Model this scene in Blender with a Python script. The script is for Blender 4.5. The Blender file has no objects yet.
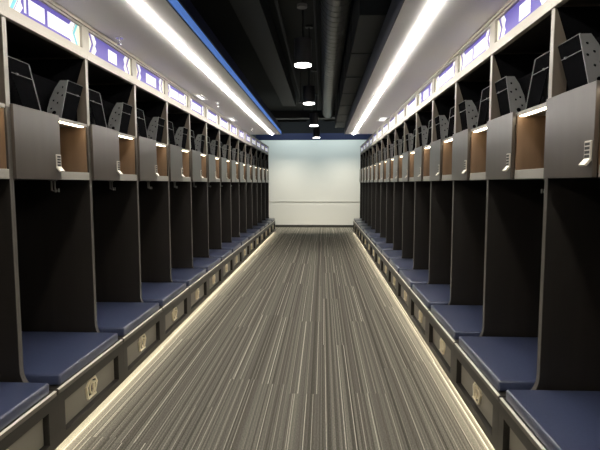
import bpy, bmesh, math, random
from mathutils import Vector, Matrix

random.seed(7)
S = bpy.context.scene
COL = S.collection
PI = math.pi

# ------------------------------------------------------------------ camera
cam_d = bpy.data.cameras.new('camera')
cam = bpy.data.objects.new('camera', cam_d)
COL.objects.link(cam)
cam_d.sensor_width = 36.0
cam_d.sensor_fit = 'HORIZONTAL'
cam_d.lens = 488.2 / 600 * 36.0
cam_d.clip_start = 0.02
cam.location = (0, 0, 1.5506)
cam.rotation_euler = (PI / 2 - 0.0851, 0.0008, 0.0461)
S.camera = cam

# ------------------------------------------------------------------ world / exposure
wd = bpy.data.worlds.new('world')
S.world = wd
wd.use_nodes = True
wd.node_tree.nodes['Background'].inputs[0].default_value = (0.75, 0.85, 1.0, 1)
wd.node_tree.nodes['Background'].inputs[1].default_value = 0.02
S.view_settings.view_transform = 'Standard'
S.view_settings.look = 'None'
S.view_settings.gamma = 1.0
S.view_settings.use_curve_mapping = False
S.view_settings.exposure = 0.22

STRIP_POWER = 45.0       # the two long ceiling light strips
UNDER_POWER = 36.0        # strips below the benches
CUBBY_POWER = 9.0        # strips in the locker cubbies
WASH_WARM = 18.0  # warm lamps of the added washers
WASH_POWER = 17.0        # cool lamps of the added washers at the far wall
PENDANT_POWER = 16.0
SIGN_POWER = 0.5         # the name signs are backlit

# ------------------------------------------------------------------ room numbers
W = 0.914                       # locker pitch
XL, XR = -1.704, 1.178          # locker front planes
YL, YR = 2.611, 2.6355          # first full partition on either side
N = 15                          # lockers in each row, first one is index -1
DEPTH = 0.60
YB = 17.23                      # far wall
YN = -1.6                       # wall behind the viewer
ZS = 2.693                      # soffit
ZC = 3.9                        # dark deck
SOFF_END = 11.56
BF = 0.206                      # bench front ahead of the locker front


# ------------------------------------------------------------------ materials
def mat(name, col, rough=0.5, metal=0.0, spec=0.5, emit=None, power=0.0):
    m = bpy.data.materials.new(name)
    m.use_nodes = True
    b = m.node_tree.nodes['Principled BSDF']
    b.inputs['Base Color'].default_value = (*col, 1)
    b.inputs['Roughness'].default_value = rough
    b.inputs['Metallic'].default_value = metal
    b.inputs['Specular IOR Level'].default_value = spec
    if emit:
        b.inputs['Emission Color'].default_value = (*emit, 1)
        b.inputs['Emission Strength'].default_value = power
    return m


def grain(name, c1, c2, scale=(3, 60, 3), rough=0.45, spec=0.5, bump=0.0):
    """laminate / paint with a stretched noise grain"""
    m = mat(name, c1, rough, 0, spec)
    nt = m.node_tree
    b = nt.nodes['Principled BSDF']
    tc = nt.nodes.new('ShaderNodeTexCoord')
    mp = nt.nodes.new('ShaderNodeMapping')
    mp.inputs['Scale'].default_value = scale
    no = nt.nodes.new('ShaderNodeTexNoise')
    no.inputs['Scale'].default_value = 1.0
    no.inputs['Detail'].default_value = 4
    cr = nt.nodes.new('ShaderNodeValToRGB')
    cr.color_ramp.elements[0].position = 0.3
    cr.color_ramp.elements[1].position = 0.7
    cr.color_ramp.elements[0].color = (*c1, 1)
    cr.color_ramp.elements[1].color = (*c2, 1)
    nt.links.new(tc.outputs['Object'], mp.inputs[0])
    nt.links.new(mp.outputs[0], no.inputs['Vector'])
    nt.links.new(no.outputs[0], cr.inputs[0])
    nt.links.new(cr.outputs[0], b.inputs['Base Color'])
    if bump:
        bp = nt.nodes.new('ShaderNodeBump')
        bp.inputs['Strength'].default_value = bump
        bp.inputs['Distance'].default_value = 0.002
        nt.links.new(no.outputs[0], bp.inputs['Height'])
        nt.links.new(bp.outputs[0], b.inputs['Normal'])
    return m


def carpet():
    m = mat('striped_carpet', (0.1, 0.095, 0.085), 0.95, 0, 0.1)
    nt = m.node_tree
    L = nt.links
    b = nt.nodes['Principled BSDF']

    def math_(op, a=None, c=None):
        n = nt.nodes.new('ShaderNodeMath')
        n.operation = op
        for i, v in enumerate((a, c)):
            if v is None:
                continue
            if isinstance(v, (int, float)):
                n.inputs[i].default_value = v
            else:
                L.new(v, n.inputs[i])
        return n.outputs[0]

    tc = nt.nodes.new('ShaderNodeTexCoord')
    sp = nt.nodes.new('ShaderNodeSeparateXYZ')
    L.new(tc.outputs['Object'], sp.inputs[0])
    x, y = sp.outputs[0], sp.outputs[1]
    colid = math_('FLOOR', math_('DIVIDE', x, 0.25))
    wn0 = nt.nodes.new('ShaderNodeTexWhiteNoise')
    wn0.noise_dimensions = '1D'
    L.new(colid, wn0.inputs['W'])
    rowid = math_('FLOOR', math_('ADD', math_('DIVIDE', y, 1.9), wn0.outputs['Value']))
    plank = math_('ADD', math_('MULTIPLY', colid, 17.0), math_('MULTIPLY', rowid, 3.7))

    def stripe(width, off, cut=True):
        sid = math_('FLOOR', math_('DIVIDE', x, width))
        cb = nt.nodes.new('ShaderNodeCombineXYZ')
        L.new(sid, cb.inputs[0])
        L.new(math_('ADD', math_('MULTIPLY', plank, 1.0 if cut else 0.0), off), cb.inputs[1])
        wn = nt.nodes.new('ShaderNodeTexWhiteNoise')
        wn.noise_dimensions = '2D'
        L.new(cb.outputs[0], wn.inputs['Vector'])
        return wn.outputs['Value']

    fine = stripe(0.0095, 0.5, False)
    mid = stripe(0.0065, 91.0)

    def yarn(cell, off, half):
        u = math_('DIVIDE', x, cell)
        r1 = stripe(cell, off)
        r2 = stripe(cell, off + 11.3)
        pos = math_('ADD', math_('MULTIPLY', r1, 0.8), 0.1)
        d = math_('ABSOLUTE', math_('SUBTRACT', math_('FRACT', u), pos))
        return math_('MULTIPLY', math_('LESS_THAN', d, half / cell), math_('ADD', math_('MULTIPLY', r2, 0.75), 0.1))

    light = math_('MAXIMUM', yarn(0.083, 37.0, 0.0026), yarn(0.25, 51.0, 0.0036))
    cr = nt.nodes.new('ShaderNodeValToRGB')
    cr.color_ramp.elements[0].color = (0.066, 0.061, 0.050, 1)
    cr.color_ramp.elements[1].color = (0.208, 0.195, 0.163, 1)
    L.new(math_('ADD', math_('MULTIPLY', fine, 0.78), math_('MULTIPLY', mid, 0.22)), cr.inputs[0])
    mx = nt.nodes.new('ShaderNodeMix')
    mx.data_type = 'RGBA'
    L.new(light, mx.inputs[0])
    L.new(cr.outputs[0], mx.inputs[6])
    mx.inputs[7].default_value = (0.56, 0.53, 0.44, 1)
    # fibre mottling
    no = nt.nodes.new('ShaderNodeTexNoise')
    no.inputs['Scale'].default_value = 130
    no.inputs['Detail'].default_value = 2
    L.new(tc.outputs['Object'], no.inputs['Vector'])
    m2 = nt.nodes.new('ShaderNodeMix')
    m2.data_type = 'RGBA'
    m2.blend_type = 'MULTIPLY'
    m2.inputs[0].default_value = 0.8
    L.new(mx.outputs[2], m2.inputs[6])
    rr = nt.nodes.new('ShaderNodeValToRGB')
    rr.color_ramp.elements[0].position = 0.3
    rr.color_ramp.elements[1].position = 0.7
    rr.color_ramp.elements[0].color = (0.42, 0.42, 0.42, 1)
    rr.color_ramp.elements[1].color = (1.45, 1.45, 1.45, 1)
    L.new(no.outputs[0], rr.inputs[0])
    L.new(rr.outputs[0], m2.inputs[7])
    L.new(m2.outputs[2], b.inputs['Base Color'])
    bp = nt.nodes.new('ShaderNodeBump')
    bp.inputs['Strength'].default_value = 0.2
    bp.inputs['Distance'].default_value = 0.004
    L.new(fine, bp.inputs['Height'])
    L.new(bp.outputs[0], b.inputs['Normal'])
    return m


M = {}
M['carpet'] = carpet()
M['espresso'] = grain('espresso_laminate', (0.011, 0.009, 0.0072), (0.018, 0.0145, 0.0115), (14, 14, 1.2), 0.42)
M['frame'] = grain('taupe_laminate', (0.25, 0.23, 0.20), (0.29, 0.27, 0.235), (14, 14, 1.2), 0.42)
M['door'] = grain('door_laminate', (0.044, 0.035, 0.027), (0.058, 0.047, 0.037), (10, 10, 1.0), 0.30, 0.75)
M['litwood'] = grain('upper_bay_lit_wood', (0.075, 0.060, 0.044), (0.10, 0.080, 0.060), (14, 14, 1.2), 0.5)  # panel wood lightened in colour for the strip light on its upper part
M['brownwood'] = grain('cubby_wood', (0.135, 0.082, 0.046), (0.185, 0.115, 0.066), (16, 16, 1.3), 0.5)
M['edgeshade'] = grain('shaded_edge_band', (0.070, 0.062, 0.053), (0.085, 0.076, 0.066), (14, 14, 1.2), 0.42)  # banding colour darkened for the weaker light lower down
M['header'] = grain('header_laminate', (0.37, 0.34, 0.285), (0.415, 0.385, 0.33), (10, 1.2, 10), 0.45)
M['lip'] = mat('shelf_edge', (0.27, 0.255, 0.22), 0.45)
M['nosinglight'] = mat('bench_nosing_highlight', (0.90, 0.86, 0.75), 0.3)  # nosing paled so its colour carries the highlight on the top edge
M['benchwood'] = grain('bench_wood', (0.020, 0.0175, 0.0145), (0.029, 0.025, 0.0205), (10, 1.2, 10), 0.4)
M['drawer'] = grain('drawer_laminate', (0.185, 0.170, 0.138), (0.215, 0.198, 0.163), (10, 1.2, 10), 0.4)
M['navy'] = grain('navy_vinyl', (0.036, 0.045, 0.090), (0.045, 0.056, 0.108), (60, 60, 60), 0.30, 0.85, 0.12)
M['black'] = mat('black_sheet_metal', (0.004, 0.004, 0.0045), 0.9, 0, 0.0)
M['backlining'] = mat('dark_back_lining', (0.012, 0.0115, 0.011), 0.7, 0, 0.2)
M['rackgrey'] = mat('grey_sheet_metal', (0.10, 0.10, 0.098), 0.5, 0, 0.3)
M['rackedge'] = mat('bare_metal_edge', (0.11, 0.11, 0.107), 0.45, 0.1)
M['steel'] = mat('satin_steel', (0.62, 0.58, 0.50), 0.35, 0.55)
M['slot'] = mat('dark_slot', (0.03, 0.028, 0.025), 0.6)
M['gold'] = mat('pale_gold', (0.90, 0.80, 0.58), 0.3, 0.2)
M['golddark'] = mat('emblem_recess', (0.05, 0.037, 0.02), 0.5)
M['violet'] = mat('violet_print', (0.056, 0.041, 0.238), 0.5, 0, 0.5, (0.08, 0.058, 0.34), SIGN_POWER)
M['signwhite'] = mat('white_print', (0.602, 0.602, 0.63), 0.5, 0, 0.5, (0.86, 0.86, 0.9), SIGN_POWER)
M['cream'] = mat('cream_print', (0.56, 0.532, 0.406), 0.5, 0, 0.5, (0.8, 0.76, 0.58), SIGN_POWER)
M['teal'] = mat('teal_print', (0.112, 0.364, 0.42), 0.5, 0, 0.5, (0.16, 0.52, 0.6), SIGN_POWER)
M['soffit'] = mat('soffit_paint', (0.86, 0.84, 0.84), 0.8, 0, 0.2)
M['wall'] = mat('wall_paint', (0.80, 0.80, 0.76), 0.75, 0, 0.2)
M['bluewall'] = mat('blue_paint', (0.0055, 0.010, 0.050), 0.6, 0, 0.3)
M['blackpaint'] = mat('black_paint', (0.045, 0.049, 0.050), 0.8, 0, 0.2)
M['deepblack'] = mat('deep_black_paint', (0.012, 0.012, 0.013), 0.8, 0, 0.1)
M['slate'] = mat('slate_paint', (0.09, 0.10, 0.125), 0.6, 0, 0.3)
M['base'] = mat('dark_base', (0.03, 0.029, 0.026), 0.6)
M['rail'] = mat('wall_rail', (0.62, 0.61, 0.58), 0.6)
M['duct'] = mat('duct_paint', (0.16, 0.165, 0.16), 0.35, 0.3, 0.5)
M['ductdark'] = mat('dark_duct', (0.042, 0.047, 0.050), 0.6, 0, 0.3)
M['vent'] = mat('vent_white', (0.80, 0.80, 0.78), 0.5)
M['ventgrey'] = mat('vent_grey', (0.20, 0.20, 0.20), 0.5)
M['chrome'] = mat('chrome', (0.80, 0.80, 0.80), 0.25, 0.8)
M['stripglow'] = mat('strip_lens', (0.9, 0.9, 0.9), 0.5, 0, 0.3, (1.0, 0.955, 0.88), STRIP_POWER)
M['underglow'] = mat('bench_lens', (0.9, 0.9, 0.8), 0.5, 0, 0.3, (1.0, 0.90, 0.70), UNDER_POWER)
M['cubbyglow'] = mat('cubby_lens', (0.9, 0.9, 0.8), 0.5, 0, 0.3, (1.0, 0.84, 0.60), CUBBY_POWER)
M['pendglow'] = mat('pendant_lens', (0.9, 0.9, 0.9), 0.5, 0, 0.3, (1.0, 0.97, 0.92), PENDANT_POWER)
M['squareglow'] = mat('square_lens', (0.9, 0.9, 0.9), 0.5, 0, 0.3, (1.0, 0.97, 0.92), 1.5)
M['blueglow'] = mat('blue_cove_lens', (0.1, 0.2, 0.5), 0.5, 0, 0.3, (0.06, 0.14, 0.40), 0.85)
M['fixture'] = mat('fixture_black', (0.03, 0.03, 0.03), 0.4)
M['shade'] = mat('satin_shade', (0.10, 0.10, 0.105), 0.3, 0.4)
M['hook'] = mat('dull_hook_metal', (0.22, 0.215, 0.20), 0.4, 0.3)
M['nosewood'] = mat('bench_edge_wood', (0.12, 0.105, 0.085), 0.4)


# ------------------------------------------------------------------ mesh helpers
class MB:
    """collects shapes, then links them as one mesh object"""

    def __init__(self):
        self.bm = bmesh.new()
        self.mats = []

    def mi(self, m):
        if m not in self.mats:
            self.mats.append(m)
        return self.mats.index(m)

    def box(self, x0, x1, y0, y1, z0, z1, m, bevel=0.0, seg=1):
        t = bmesh.new()
        bmesh.ops.create_cube(t, size=1.0)
        for v in t.verts:
            v.co = Vector(((x0 + x1) / 2 + v.co.x * (x1 - x0),
                           (y0 + y1) / 2 + v.co.y * (y1 - y0),
                           (z0 + z1) / 2 + v.co.z * (z1 - z0)))
        if bevel > 0:
            bmesh.ops.bevel(t, geom=t.edges[:], offset=bevel, segments=seg, profile=0.5, affect='EDGES')
        self.merge(t, m, smooth=seg > 1)
        return self

    def merge(self, t, m, smooth=False):
        i = self.mi(m)
        mp = {}
        for v in t.verts:
            mp[v] = self.bm.verts.new(v.co)
        for f in t.faces:
            try:
                nf = self.bm.faces.new([mp[v] for v in f.verts])
            except ValueError:
                continue
            nf.material_index = i
            nf.smooth = smooth
        t.free()

    def prism(self, pts, axis, a0, a1, m, smooth=False):
        """extrude a 2D outline: axis 'y' -> pts are (x,z); 'x' -> (y,z); 'z' -> (x,y)"""
        def P(p, a):
            if axis == 'y':
                return Vector((p[0], a, p[1]))
            if axis == 'x':
                return Vector((a, p[0], p[1]))
            return Vector((p[0], p[1], a))
        t = bmesh.new()
        A = [t.verts.new(P(p, a0)) for p in pts]
        B = [t.verts.new(P(p, a1)) for p in pts]
        t.faces.new(A)
        t.faces.new(B[::-1])
        n = len(pts)
        for k in range(n):
            t.faces.new([A[k], B[k], B[(k + 1) % n], A[(k + 1) % n]])
        bmesh.ops.recalc_face_normals(t, faces=t.faces[:])
        self.merge(t, m, smooth)
        return self

    def solid(self, A, B, m):
        """loft between two equal 3D outlines"""
        t = bmesh.new()
        a = [t.verts.new(p) for p in A]
        b = [t.verts.new(p) for p in B]
        t.faces.new(a)
        t.faces.new(b[::-1])
        n = len(a)
        for k in range(n):
            t.faces.new([a[k], b[k], b[(k + 1) % n], a[(k + 1) % n]])
        bmesh.ops.recalc_face_normals(t, faces=t.faces[:])
        self.merge(t, m)
        return self

    def tube(self, p0, p1, r, m, seg=12, r2=None):
        p0, p1 = Vector(p0), Vector(p1)
        d = p1 - p0
        t = bmesh.new()
        bmesh.ops.create_cone(t, cap_ends=True, segments=seg, radius1=r, radius2=r if r2 is None else r2, depth=d.length)
        q = d.to_track_quat('Z', 'Y').to_matrix().to_4x4()
        bmesh.ops.transform(t, matrix=Matrix.Translation((p0 + p1) / 2) @ q, verts=t.verts[:])
        self.merge(t, m, smooth=True)
        return self

    def ring(self, outer, inner, x0, x1, m):
        """flat ring in the yz plane between two equal-length outlines, thick along x"""
        t = bmesh.new()
        n = len(outer)
        o0 = [t.verts.new((x0, *p)) for p in outer]
        i0 = [t.verts.new((x0, *p)) for p in inner]
        o1 = [t.verts.new((x1, *p)) for p in outer]
        i1 = [t.verts.new((x1, *p)) for p in inner]
        for k in range(n):
            j = (k + 1) % n
            t.faces.new([o1[k], o1[j], i1[j], i1[k]])
            t.faces.new([o0[k], i0[k], i0[j], o0[j]])
            t.faces.new([o0[k], o0[j], o1[j], o1[k]])
            t.faces.new([i0[k], i1[k], i1[j], i0[j]])
        bmesh.ops.recalc_face_normals(t, faces=t.faces[:])
        self.merge(t, m)
        return self

    def mesh(self, name):
        me = bpy.data.meshes.new(name)
        self.bm.normal_update()
        self.bm.to_mesh(me)
        self.bm.free()
        for m in self.mats:
            me.materials.append(m)
        if any(p.use_smooth for p in me.polygons):
            try:
                me.set_sharp_from_angle(angle=math.radians(35))
            except Exception:
                pass
        return me

    def build(self, name, parent=None, loc=None):
        o = bpy.data.objects.new(name, self.mesh(name))
        COL.objects.link(o)
        if parent:
            o.parent = parent
        if loc:
            o.location = loc
        return o


def tag(o, label=None, cat=None, group=None, kind=None):
    for k, v in (('label', label), ('category', cat), ('group', group), ('kind', kind)):
        if v:
            o[k] = v
    return o


def empty(name, loc, rz=0):
    o = bpy.data.objects.new(name, None)
    o.empty_display_size = 0.1
    COL.objects.link(o)
    o.location = loc
    o.rotation_euler = (0, 0, rz)
    return o


def kids(o):
    return [c for c in list(bpy.data.objects) if c.parent == o]


def copy_tree(o, parent=None):
    c = o.copy()
    COL.objects.link(c)
    c.parent = parent
    for ch in kids(o):
        copy_tree(ch, c)
    return c


def struct(mb, name):
    return tag(mb.build(name), kind='structure')


# ------------------------------------------------------------------ the room shell
X0, X1 = XL - DEPTH - 0.03, XR + DEPTH + 0.03
struct(MB().box(X0 - .1, X1 + .1, YN - .1, YB + .1, -0.1, 0.0, M['carpet']), 'floor')
struct(MB().box(X0 - .1, X0, YN - .1, YB + .1, 0.0, ZC, M['blackpaint']), 'wall_left')
struct(MB().box(X1, X1 + .1, YN - .1, YB + .1, 0.0, ZC, M['blackpaint']), 'wall_right')
struct(MB().box(X0, X1, YN - .1, YN, 0.0, ZC, M['wall']), 'wall_front')
b = MB()
b.box(X0, X1, YB, YB + .1, 0.0, 3.056, M['wall'])
b.box(X0, X1, YB, YB + .1, 3.056, 3.29, M['bluewall'])
b.box(X0, X1, YB, YB + .1, 3.29, ZC, M['deepblack'])
struct(b, 'wall_back')
struct(MB().box(X0, X1, YB - .012, YB, 0.0, 0.085, M['base'], .003), 'baseboard_back')
struct(MB().box(X0, X1, YB - .014, YB, 0.903, 0.923, M['rail'], .004), 'trim_1')
struct(MB().box(X0 - .1, X1 + .1, YN - .1, YB + .1, ZC, ZC + .1, M['blackpaint']), 'ceiling')
# dropped soffits over the lockers, each with a slot for its light strip
SXL, SXR = -0.985, 0.512
LXL, LXR = -1.185, 0.717
LW = 0.027
ZT = ZS + 0.20
for nm, xa, xb, lx in (('ceiling_left', X0, SXL, LXL), ('ceiling_right', SXR, X1, LXR)):
    b = MB()
    b.box(xa, lx - LW, YN, SOFF_END, ZS, ZT, M['soffit'])
    b.box(lx + LW, xb, YN, SOFF_END, ZS, ZT, M['soffit'])
    b.box(lx - LW, lx + LW, YN, SOFF_END, ZS + .05, ZT, M['soffit'])
    struct(b, nm)
struct(MB().box(SXL, SXL + .006, YN, SOFF_END, ZS + .001, ZT, M['bluewall']), 'trim_2')
struct(MB().box(SXR - .006, SXR, YN, SOFF_END, ZS + .001, ZT, M['slate']), 'trim_3')


# ------------------------------------------------------------------ long lights
def strip(lx, label):
    root = empty('linear_light', (lx, YN, ZS))
    tag(root, label, 'ceiling light', 'light strips in the soffits')
    y1 = SOFF_END - YN
    MB().box(-LW + .002, LW - .002, .02, y1 - .02, .022, .048, M['vent']).build('housing', root)
    prof = [(-.024, .021), (-.024, -.007), (-.018, -.012), (.018, -.012), (.024, -.007), (.024, .021)]
    MB().prism(prof, 'y', .02, y1 - .03, M['stripglow']).build('lens', root)
    MB().box(-LW + .002, LW - .002, y1 - .03, y1 - .012, -.014, .021, M['vent']).build('end_cap', root)
    return root


strip(LXL, 'long glowing white light strip in the soffit above the left lockers')
strip(LXR, 'long glowing white light strip in the soffit above the right lockers')

cv = empty('cove_light', (SXL + .006, YN, ZS))
tag(cv, 'blue glowing light strip along the edge of the left soffit', 'cove light')
MB().box(.0, .012, .02, SOFF_END - YN - .02, .006, .070, M['blueglow'], .003).build('lens', cv)
MB().box(.0, .016, .02, SOFF_END - YN - .02, .071, .083, M['fixture']).build('housing', cv)


def underlight(X, s, y0, label):
    root = empty('under_bench_light', (X, y0, 0))
    tag(root, label, 'floor light', 'light strips under the benches')
    L_ = N * W - .06
    a, c = (-.100, -.082) if s > 0 else (.082, .100)
    MB().box(a, c, .03, L_, .024, .0535, M['underglow'], .002).build('lens', root)
    a, c = (-.129, -.079) if s > 0 else (.079, .129)
    MB().box(a, c, .03, L_, .054, .0595, M['vent']).build('housing', root)


underlight(XL + BF, 1, YL - W, 'warm light strip glowing on the carpet under the left benches')
underlight(XR - BF, -1, YR - W, 'warm light strip glowing on the carpet under the right benches')

# ------------------------------------------------------------------ the locker, built once at the origin: front faces +x, runs along +y
ZSEAT = 0.385
ZTOP = 2.451


def boolean_cut(obj, cutter_mb):
    c = cutter_mb.build('cutter')
    md = obj.modifiers.new('cut', 'BOOLEAN')
    md.operation = 'DIFFERENCE'
    md.object = c
    md.solver = 'EXACT'
    bpy.context.view_layer.update()
    dg = bpy.context.evaluated_depsgraph_get()
    me = bpy.data.meshes.new_from_object(obj.evaluated_get(dg))
    obj.modifiers.clear()
    old = obj.data
    obj.data = me
    me.name = old.name
    bpy.data.objects.remove(c, do_unlink=True)


def side_panel_mb(y):
    r = .075
    pts = [(-DEPTH, ZSEAT), (r, ZSEAT), (r, ZSEAT + .008)]
    for k in range(1, 9):
        a = k / 8 * PI / 2
        pts.append((r - r * math.sin(a), ZSEAT + .008 + r * (1 - math.cos(a)) * 1.5))
    pts += [(0, ZTOP), (-DEPTH, ZTOP)]
    b = MB()
    zs = 1.966
    b.prism(pts[:-2] + [(0, zs), (-DEPTH, zs)], 'y', y + .0004, y + .0175, M['espresso'])
    b.prism([(-DEPTH, zs), (0, zs), (0, ZTOP), (-DEPTH, ZTOP)], 'y', y + .0004, y + .0175, M['litwood'])  # same panel above the cubby, strip light put into its colour
    # front edge banding, its lower part darkened as painted shade below the lights
    edge = [(.003, ZTOP)]
    out, inn = [], []
    for (px, pz) in pts[2:-2]:
        out.append((px + .0035, pz + .0015))
    out.append((.0035, ZTOP))
    inn = [(px - .001, pz) for (px, pz) in pts[2:-2]] + [(-.001, ZTOP)]
    out.insert(-1, (.0035, zs))
    inn.insert(-1, (-.001, zs))
    for k in range(len(out) - 1):
        b.prism([out[k], out[k + 1], inn[k + 1], inn[k]], 'y', y + .0006, y + .0173, M['edgeshade'] if out[k][1] < zs - .01 else M['frame'])
    return b


def emblem(parent):
    cy, cz, x = W / 2, .207, BF - .034
    R = lambda s: [(cy + s * px, cz + s * pz) for px, pz in
                   ((-.072, .022), (-.030, .058), (.046, .056), (.074, .012), (.036, -.060), (-.060, -.052))]
    b = MB()
    b.prism(R(.95), 'x', x, x + .006, M['golddark'])
    b.ring(R(1.05), R(.86), x, x + .013, M['gold'])
    n = 20
    el = lambda ry, rz, oy=0: [(cy + oy + ry * math.cos(2 * PI * k / n), cz + rz * math.sin(2 * PI * k / n)) for k in range(n)]
    b.ring(el(.034, .046, -.008), el(.022, .033, -.008), x + .004, x + .017, M['gold'])
    b.ring(el(.024, .032, .032), el(.014, .021, .032), x + .004, x + .015, M['gold'])
    b.box(x + .002, x + .018, cy - .066, cy + .046, cz - .062, cz - .050, M['gold'], .002)
    return b.build('emblem', parent)


def gear_rack(parent):
    z0, z1 = 1.979, 2.245
    root = MB().box(-.158, -.152, .025, W - .025, z0, z1 + .01, M['black']).build('gear_rack', parent)
    root['label'] = 'black sheet metal gear rack with perforated wings'
    for s in (0, 1):
        F = (lambda y: y) if s == 0 else (lambda y: W - y)
        # front plate (dark) between partition and slanted edge
        b = MB()
        pl = [(F(.170), z0), (F(.345), z0), (F(.236), z1), (F(.022), z1)]
        b.prism(pl, 'x', -.020, -.016, M['black'])
        b.solid([(-.016, F(.022), z1 - .003), (-.016, F(.236), z1 - .003), (-.022, F(.236), z1 - .003), (-.022, F(.022), z1 - .003)],
                [(-.016, F(.022), z1 + .002), (-.016, F(.236), z1 + .002), (-.022, F(.236), z1 + .002), (-.022, F(.022), z1 + .002)], M['rackedge'])
        zc = z1 - .082
        yc = .236 + .109 * .082 / (z1 - z0)
        b.box(-.0165, -.0125, min(F(.070), F(yc)), max(F(.070), F(yc)), zc - .0015, zc + .0015, M['rackgrey'])
        b.box(-.0165, -.008, min(F(.11), F(.125)), max(F(.11), F(.125)), zc - .004, zc + .005, M['rackedge'])
        b.build('rack_front', root)
        MB().box(-.52, -.07, min(F(.0185), F(.0225)), max(F(.0185), F(.0225)), z0, z1 + .005, M['black']).build('rack_side', root)
        # slanted inner flange, perforated
        def P(t, dx, off=0.0):     # t along the slanted edge from the bottom, dx depth
            return Vector((-.014 - dx, F(.345 - .109 * t + off), z0 + (z1 - z0) * t))
        prof = [(0, 0), (0, .090), (.22, .105), (.5, .100), (.8, .080), (1.0, .055), (1.0, 0)]
        b = MB()
        b.solid([P(t, d) for t, d in prof], [P(t, d, -.004) for t, d in prof], M['rackgrey'])
        fl = b.build('rack_wing', root)
        c = MB()
        for t, d, r in ((.82, .030, .0075), (.66, .055, .0075), (.60, .022, .0075), (.46, .075, .0075), (.40, .045, .0075), (.25, .080, .0075), (.14, .055, .015)):
            p = P(t, d)
            c.tube(p + Vector((0, -.02, 0)), p + Vector((0, .02, 0)), r, M['black'], 10)
        boolean_cut(fl, c)
        e = MB()
        e.solid([P(0, -.001), P(1, -.001), P(1, .0035), P(0, .0035)],
                [P(0, -.001, .004), P(1, -.001, .004), P(1, .0035, .004), P(0, .0035, .004)], M['rackedge'])
        e.build('rack_edge', fl)


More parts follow.
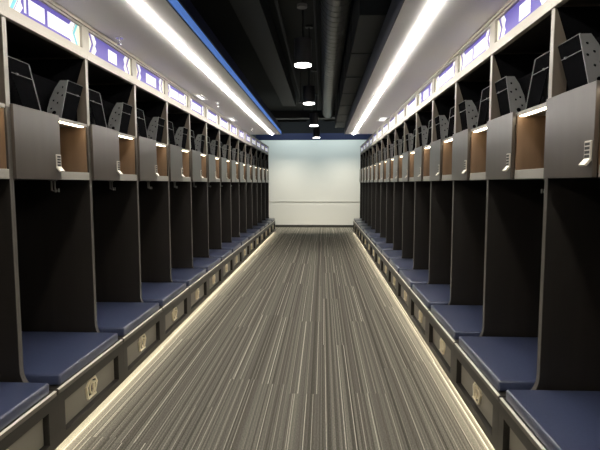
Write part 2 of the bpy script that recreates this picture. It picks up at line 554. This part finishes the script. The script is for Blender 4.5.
def make_locker():
    root = empty('locker', (0, 0, 0))
    side_panel_mb(0).build('side_panel', root)
    side_panel_mb(W - .0179).build('side_panel', root)
    MB().box(-DEPTH, -DEPTH + .015, .0175, W - .0175, ZSEAT, ZS - .003, M['espresso']).build('back_panel', root)
    MB().box(-DEPTH + .015, -.002, .0175, W - .0175, 1.575, 1.595, M['espresso'], .001).build('shelf', root)
    MB().box(-DEPTH + .015, -.002, .0175, W - .0175, 1.957, 1.978, M['frame'], .001).build('shelf', root)
    MB().box(-DEPTH + .015, -.002, .468, .486, 1.595, 1.957, M['brownwood']).build('divider', root)
    # wood lining of the open cubby: far cheek and rear
    b = MB()
    b.box(-DEPTH + .021, -.010, W - .0225, W - .018, 1.596, 1.956, M['brownwood'])
    b.box(-DEPTH + .0155, -DEPTH + .021, .4865, W - .018, 1.596, 1.956, M['brownwood'])
    b.build('cubby_lining', root)
    MB().box(-.018, .004, .4865, W - .0185, 1.5755, 1.630, M['lip'], .002).build('cubby_lip', root)
    d = MB().box(.004, .024, .010, .476, 1.576, 1.983, M['door'], .0015).build('door', root)
    # combination lock near the free edge of the door
    b = MB()
    b.box(.0235, .031, .414, .468, 1.646, 1.734, M['steel'], .002)
    for k in range(4):
        z = 1.660 + k * .0178
        b.box(.0305, .0318, .420, .459, z, z + .0125, M['slot'])
    b.solid([(.024, .414, 1.650), (.024, .468, 1.650), (.031, .468, 1.656), (.031, .414, 1.656)],
            [(.046, .414, 1.624), (.046, .468, 1.624), (.053, .468, 1.630), (.053, .414, 1.630)], M['steel'])
    k_ = b.build('combination_lock', d)
    k_['label'] = 'steel combination lock with a flared tab'
    ls = MB().box(-.040, -.010, .495, W - .05, 1.951, 1.9565, M['cubbyglow'], .0015).build('light_strip', root)
    ls['label'] = 'warm glowing light strip'
    for yy in (.625, .665):
        b = MB()
        b.box(-.145, -.115, yy - .010, yy + .010, 1.568, 1.5745, M['hook'], .001)
        b.box(-.134, -.126, yy - .008, yy + .008, 1.500, 1.569, M['hook'], .001)
        b.solid([(-.134, yy - .008, 1.508), (-.134, yy + .008, 1.508), (-.126, yy + .008, 1.500), (-.126, yy - .008, 1.500)],
                [(-.104, yy - .008, 1.500), (-.104, yy + .008, 1.500), (-.104, yy + .008, 1.491), (-.104, yy - .008, 1.491)], M['hook'])
        b.box(-.108, -.100, yy - .008, yy + .008, 1.491, 1.517, M['hook'], .001)
        b.build('coat_hook', root)
    gear_rack(root)
    for ya, yb in ((.0176, .0184), (W - .0184, W - .0176)):  # thin black sheets over both partitions, front edge slanted
        MB().prism([(-.584, 1.979), (-.085, 1.979), (-.070, 2.25), (-.006, 2.44), (-.584, 2.44)], 'y', ya, yb, M['black']).build('bay_black_sheet', root)
    MB().box(-.584, -.580, .02, W - .02, 1.979, 2.44, M['backlining']).build('bay_back', root)
    # header with a recessed opening for the name sign
    s0, s1 = .050, .864
    b = MB()
    b.box(-.022, .004, .0004, W - .0004, ZTOP, 2.506, M['header'])
    b.box(-.022, .012, .0004, W - .0004, ZTOP - .012, ZTOP + .016, M['header'], .002)
    b.box(-.022, .004, .0004, W - .0004, 2.655, ZS - .002, M['header'])
    b.box(-.022, .018, .0004, W - .0004, 2.668, ZS - .002, M['header'], .002)
    b.box(-.022, .004, 0, s0, 2.506, 2.655, M['header'])
    b.box(-.022, .004, s1, W, 2.506, 2.655, M['header'])
    b.box(-DEPTH + .015, -.022, .0004, W - .0004, ZTOP, ZTOP + .016, M['espresso'])
    b.build('header', root)
    # bench base
    b = MB()
    f = BF
    q = f - .052
    b.box(-DEPTH, q, .0004, W - .0004, .06, .352, M['benchwood'])
    b.box(q, f, .0004, .072, .06, .352, M['benchwood'])
    b.box(q, f, .820, W - .0004, .06, .352, M['benchwood'])
    b.box(q, f, .072, .820, .06, .108, M['benchwood'])
    b.box(q, f, .072, .820, .292, .352, M['benchwood'])
    b.build('bench_base', root)
    MB().box(-DEPTH, f - .13, .0004, W - .0004, .0, .06, M['base']).build('toe_kick', root)
    dr = MB().box(f - .051, f - .034, .074, .818, .110, .290, M['drawer'], .001).build('drawer', root)
    e = emblem(dr)
    e['label'] = 'pale gold interlocked emblem'
    b = MB()
    b.box(-DEPTH + .015, f - .002, .005, W - .005, .3525, .385, M['benchwood'], .003)
    b.box(f - .006, f + .003, .013, W - .013, .356, .3788, M['nosewood'], .001)
    b.box(f - .012, f + .004, .013, W - .013, .3790, .3862, M['nosinglight'], .003, 2)
    b.build('bench_top', root)
    return root


# ---------------------------------------------------------------- name signs
SY0, SY1, SZ0, SZ1 = .051, .863, 2.508, 2.654


def name_sign(parent, words, flip, vivid):
    """violet printed sign with white zigzag ends; words = list of (start, end) along the sign"""
    Ls = SY1 - SY0
    root = MB().box(-.0218, -.014, SY0, SY1, SZ0, SZ1, M['violet']).build('name_sign', parent)
    zm = (SZ0 + SZ1) / 2
    for s in (0, 1):
        b = MB()
        F = (lambda u: SY0 + u) if s == 0 else (lambda u: SY1 - u)
        b.prism([(F(0.0014), SZ0 + .001), (F(0.0607), SZ0 + .001), (F(0.1080), zm), (F(0.0607), SZ1 - .001), (F(0.0014), SZ1 - .001)],
                'x', -.0142, -.0130, M['cream'])
        b.prism([(F(0.0675), SZ0 + .001), (F(0.1161), SZ0 + .001), (F(0.1512), zm - .030), (F(0.1323), zm), (F(0.1512), zm + .034),
                 (F(0.1161), SZ1 - .001), (F(0.0675), SZ1 - .001), (F(0.1134), zm)], 'x', -.0142, -.0128, M['signwhite'])
        b.prism([(F(0.0270), SZ0 + .001), (F(0.0540), SZ0 + .001), (F(0.0999), zm), (F(0.0540), SZ1 - .001), (F(0.0270), SZ1 - .001), (F(0.0729), zm)],
                'x', -.0131, -.0124, M['teal'] if vivid else M['violet'])
        b.build('sign_border', root)
    b = MB()
    for (a, c) in words:
        y0, y1 = SY0 + Ls * a, SY0 + Ls * c
        n = max(1, round((y1 - y0) / .046))
        g = (y1 - y0) / n
        for k in range(n):
            p0, p1 = y0 + g * k + .0008, y0 + g * (k + 1) - .0008
            b.box(-.0142, -.0118, p0, p1, SZ0 + .022, SZ1 - .032, M['signwhite'], .0004)
    if words:
        b.build('sign_lettering', root)
    return root


ORD = ['nearest to the camera', 'second from the camera', 'third from the camera', 'fourth from the camera', 'fifth from the camera',
       'sixth from the camera', 'seventh from the camera', 'eighth from the camera', 'eighth from the far wall', 'seventh from the far wall',
       'sixth from the far wall', 'fifth from the far wall', 'fourth from the far wall', 'third from the far wall',
       'second from the far wall', 'closest to the far wall']
ORD = ORD[:7] + ['in the middle, eighth from either end'] + ORD[9:]
assert len(ORD) == N
WL = {-1: [(.3, .6)], 0: [(.20, .225), (.255, .46), (.50, .84)], 1: [(.44, .64)], 2: [(.35, .70)], 3: [(.18, .54), (.57, .90)], 4: [(.19, .75)],
      5: [(.10, .42), (.45, .85)], 6: [(.10, .88)], 7: [(.36, .70)], 8: [(.34, .68)], 9: [(.30, .78)], 10: [(.1, .88)], 11: [(.1, .88)],
      12: [(.2, .8)], 13: [(.12, .88)]}
WR = {-1: [(.3, .6)], 0: [(.46, .66)], 1: [(.15, .44), (.48, .82)], 2: [(.10, .5), (.53, .88)], 3: [(.36, .68)], 4: [(.1, .88)], 5: [(.15, .85)],
      6: [(.12, .88)], 7: [(.12, .88)], 8: [(.12, .88)], 9: [(.2, .8)], 10: [(.12, .88)], 11: [(.12, .88)], 12: [(.12, .88)], 13: [(.2, .8)]}

proto = make_locker()


def cushion_mesh():
    t = MB()
    t.box(-.565, BF - .012, .052, .862, .3865, .452, M['navy'], .013, 3)
    return t.mesh('seat_cushion')


CM = cushion_mesh()
first = True
for side in ('left', 'right'):
    for i in range(N):
        k = i - 1
        r = proto if first else copy_tree(proto)
        first = False
        if side == 'left':
            r.location = (XL, YL + k * W, 0)
            rz = 0.0
        else:
            r.location = (XR, YR + (k + 1) * W, 0)
            rz = PI
        r.rotation_euler = (0, 0, rz)
        pos = ORD[i]
        tag(r, 'dark wood open locker in the %s row, %s' % (side, pos), 'locker', 'lockers lining the aisle')
        c = bpy.data.objects.new('seat_cushion', CM)
        COL.objects.link(c)
        c.location = r.location
        c.rotation_euler = (0, 0, rz)
        tag(c, 'navy vinyl seat cushion on the %s bench, %s' % (side, pos), 'cushion', 'navy cushions on the locker benches')
# signs after copying, as every sign differs
rows = [o for o in bpy.data.objects if o.name.split('.')[0] == 'locker' and o.parent is None]
for o in rows:
    left = o.location.x < 0
    k = round((o.location.y - YL) / W) if left else round((o.location.y - YR) / W) - 1
    name_sign(o, (WL if left else WR)[k], not left, left and k == 0)

# ------------------------------------------------------------------ ceiling fittings
for i, y in enumerate((5.12, 7.53, 10.39, 13.12)):
    root = empty('pendant_light', ((-.205, -.21, -.185, -.165)[i], y, 2.75))
    tag(root, 'black cylinder pendant light over the aisle, %s' % ('first from the camera', 'second from the camera', 'third from the camera', 'fourth and farthest')[i],
        'pendant light', 'pendant lights over the aisle')
    b = MB()
    n = 24
    el = lambda r: [(r * math.cos(2 * PI * k / n), r * math.sin(2 * PI * k / n)) for k in range(n)]
    b.tube((0, 0, .012), (0, 0, .26), .09, M['shade'], 28)
    b.build('shade', root)
    MB().tube((0, 0, .0), (0, 0, .0115), .085, M['pendglow'], 28).build('lens', root)
    MB().tube((0, 0, .26), (0, 0, ZC - 2.75 - .03), .012, M['fixture'], 8).build('stem', root)
    MB().tube((0, 0, ZC - 2.75 - .03), (0, 0, ZC - 2.75 - .001), .06, M['fixture'], 16).build('canopy', root)


def along(name, x, z, r, y0, y1, m, label, cat, ribs=0.0):
    b = MB()
    b.tube((0, 0, 0), (0, y1 - y0, 0), r, m, 28)
    if ribs:
        # spiral seam
        t = bmesh.new()
        turns = int((y1 - y0) / ribs)
        prev = None
        n = 20
        for k in range(turns * n + 1):
            a = 2 * PI * k / n
            y = (y1 - y0) * k / (turns * n)
            ring = [t.verts.new(((r + h) * math.cos(a), y + dy, (r + h) * math.sin(a))) for dy, h in ((-.006, -.001), (0, .005), (.006, -.001))]
            if prev:
                for q in range(2):
                    t.faces.new([prev[q], prev[q + 1], ring[q + 1], ring[q]])
            prev = ring
        b.merge(t, m, True)
    o = b.build(name, None, (x, y0, z))
    tag(o, label, cat)
    return o


along('spiral_duct', .135, 3.45, .16, YN + .02, 13.28, M['duct'], 'long round grey spiral duct hanging above the aisle', 'duct', .16)
b = MB().box(X0 + .005, X1 - .005, 0, .34, 0, .20, M['ductdark'], .004)
tag(b.build('cross_duct', None, (0, 13.3, 3.30)), 'flat dark duct crossing the ceiling near the far wall', 'duct')
b = MB()
b.box(0, .27, 0, 8.6, 0, .42, M['ductdark'], .004)
for q in range(1, 7):
    b.box(-.008, .278, q * 1.23, q * 1.23 + .025, -.008, .428, M['ductdark'])
tag(b.build('rectangular_duct', None, (.315, 4.39, 3.0)), 'large dark rectangular duct beside the right soffit', 'duct')
b = MB()
b.box(0, .30, 0, 8.2, 0, .25, M['ductdark'], .004)
tag(b.build('cable_tray', None, (-.93, 3.4, 3.35)), 'dark flat tray running above the left side of the aisle', 'tray')
for x, z, r, lab in ((-.52, 3.55, .02, 'thin dark pipe under the ceiling, left of the pendant lights'),
                     (-.10, 3.62, .014, 'thin dark conduit under the ceiling, between pendant lights and round duct')):
    along('conduit', x, z, r, YN + .02, 13.28, M['ductdark'], lab, 'pipe')
# ceiling detectors hung on short drops
for x, y, lab in ((-.205, 4.9, 'small grey ceiling sensor in front of the nearest pendant light'),
                  (-.47, 10.5, 'small grey ceiling sensor left of the second pendant light')):
    root = empty('ceiling_sensor', (x, y, 3.25))
    tag(root, lab, 'sensor', 'sensors under the dark ceiling')
    MB().tube((0, 0, 0), (0, 0, .03), .05, M['ventgrey'], 18).build('head', root)
    MB().tube((0, 0, .03), (0, 0, ZC - 3.25 - .001), .008, M['ductdark'], 8).build('stem', root)
root = empty('air_grille', (.42, 13.05, 3.33))
tag(root, 'pale grey air grille on the cross duct', 'vent')
b = MB().box(-.17, .17, 0, .24, -.035, 0.0, M['ventgrey'], .003)
b.build('frame', root)
for q in range(6):
    MB().box(-.155, .155, .015 + q * .036, .035 + q * .036, -.044, -.036, M['ventgrey']).build('louvre', root)


def sprinkler(x, y, label):
    root = empty('sprinkler_head', (x, y, ZS))
    tag(root, label, 'sprinkler', 'sprinklers in the soffits')
    MB().tube((0, 0, -.006), (0, 0, -.0005), .032, M['chrome'], 18).build('escutcheon', root)
    b = MB()
    b.tube((0, 0, -.03), (0, 0, -.006), .009, M['chrome'], 10)
    b.tube((.010, 0, -.028), (.003, 0, -.05), .003, M['chrome'], 6)
    b.tube((-.010, 0, -.028), (-.003, 0, -.05), .003, M['chrome'], 6)
    b.tube((0, 0, -.055), (0, 0, -.050), .018, M['chrome'], 12)
    b.build('sprinkler_body', root)


sprinkler(-1.60, 3.88, 'small chrome sprinkler in the left soffit, nearest to the camera')
sprinkler(-1.49, 6.98, 'small chrome sprinkler in the left soffit, second from the camera')
sprinkler(-1.487, 10.31, 'small chrome sprinkler in the left soffit, farthest from the camera')


def square_light(x0, x1, y0, y1, label):
    root = empty('square_light', ((x0 + x1) / 2, (y0 + y1) / 2, ZS))
    tag(root, label, 'ceiling light', 'square lights in the soffits')
    a, c = (x1 - x0) / 2, (y1 - y0) / 2
    b = MB()
    b.box(-a, -a + .03, -c, c, -.014, -.0005, M['vent'])
    b.box(a - .03, a, -c, c, -.014, -.0005, M['vent'])
    b.box(-a + .03, a - .03, -c, -c + .03, -.014, -.0005, M['vent'])
    b.box(-a + .03, a - .03, c - .03, c, -.014, -.0005, M['vent'])
    b.build('frame', root)
    MB().box(-a + .031, a - .031, -c + .031, c - .031, -.010, -.0008, M['squareglow']).build('lens', root)


square_light(.98, 1.14, 8.60, 9.10, 'bright square light in the right soffit above the lockers')
square_light(-1.665, -1.55, 8.50, 8.95, 'bright square light in the left soffit, farther one')
square_light(-1.665, -1.56, 6.30, 6.70, 'bright square light in the left soffit, nearer one')

# added washers: made-up shielded fixtures that brighten the far wall
for x, lab in ((-1.2, 'added dark shielded light that brightens the far wall, left one'), (.75, 'added dark shielded light that brightens the far wall, right one')):
    root = empty('added_washer', (x, 16.0, 3.62))
    tag(root, lab, 'wall light', 'added wall lights over the far wall')
    b = MB()
    b.box(-.7, .7, -.09, -.075, -.10, .10, M['fixture'])
    b.box(-.7, .7, -.075, .09, .085, .10, M['fixture'])
    b.build('housing', root)
    MB().box(-.01, .01, -.01, .01, .10, ZC - 3.62 - .001, M['fixture']).build('stem', root)
    for nm, en, col, tilt, dy, spread in (('added_washer_cool_lamp', WASH_POWER, (0.82, 0.98, 1.0), 40, .03, 180), ('added_washer_warm_lamp', WASH_WARM, (1.0, 0.93, 0.78), 12, -.03, 70)):
        ld = bpy.data.lights.new(nm, 'AREA')
        ld.shape = 'RECTANGLE'
        ld.size = 1.36
        ld.size_y = .05
        ld.energy = en
        ld.color = col
        ld.spread = math.radians(spread)
        lo = bpy.data.objects.new(nm, ld)
        COL.objects.link(lo)
        lo.parent = root
        lo.location = (0, dy, .06)
        lo.rotation_euler = (math.radians(tilt), 0, 0)
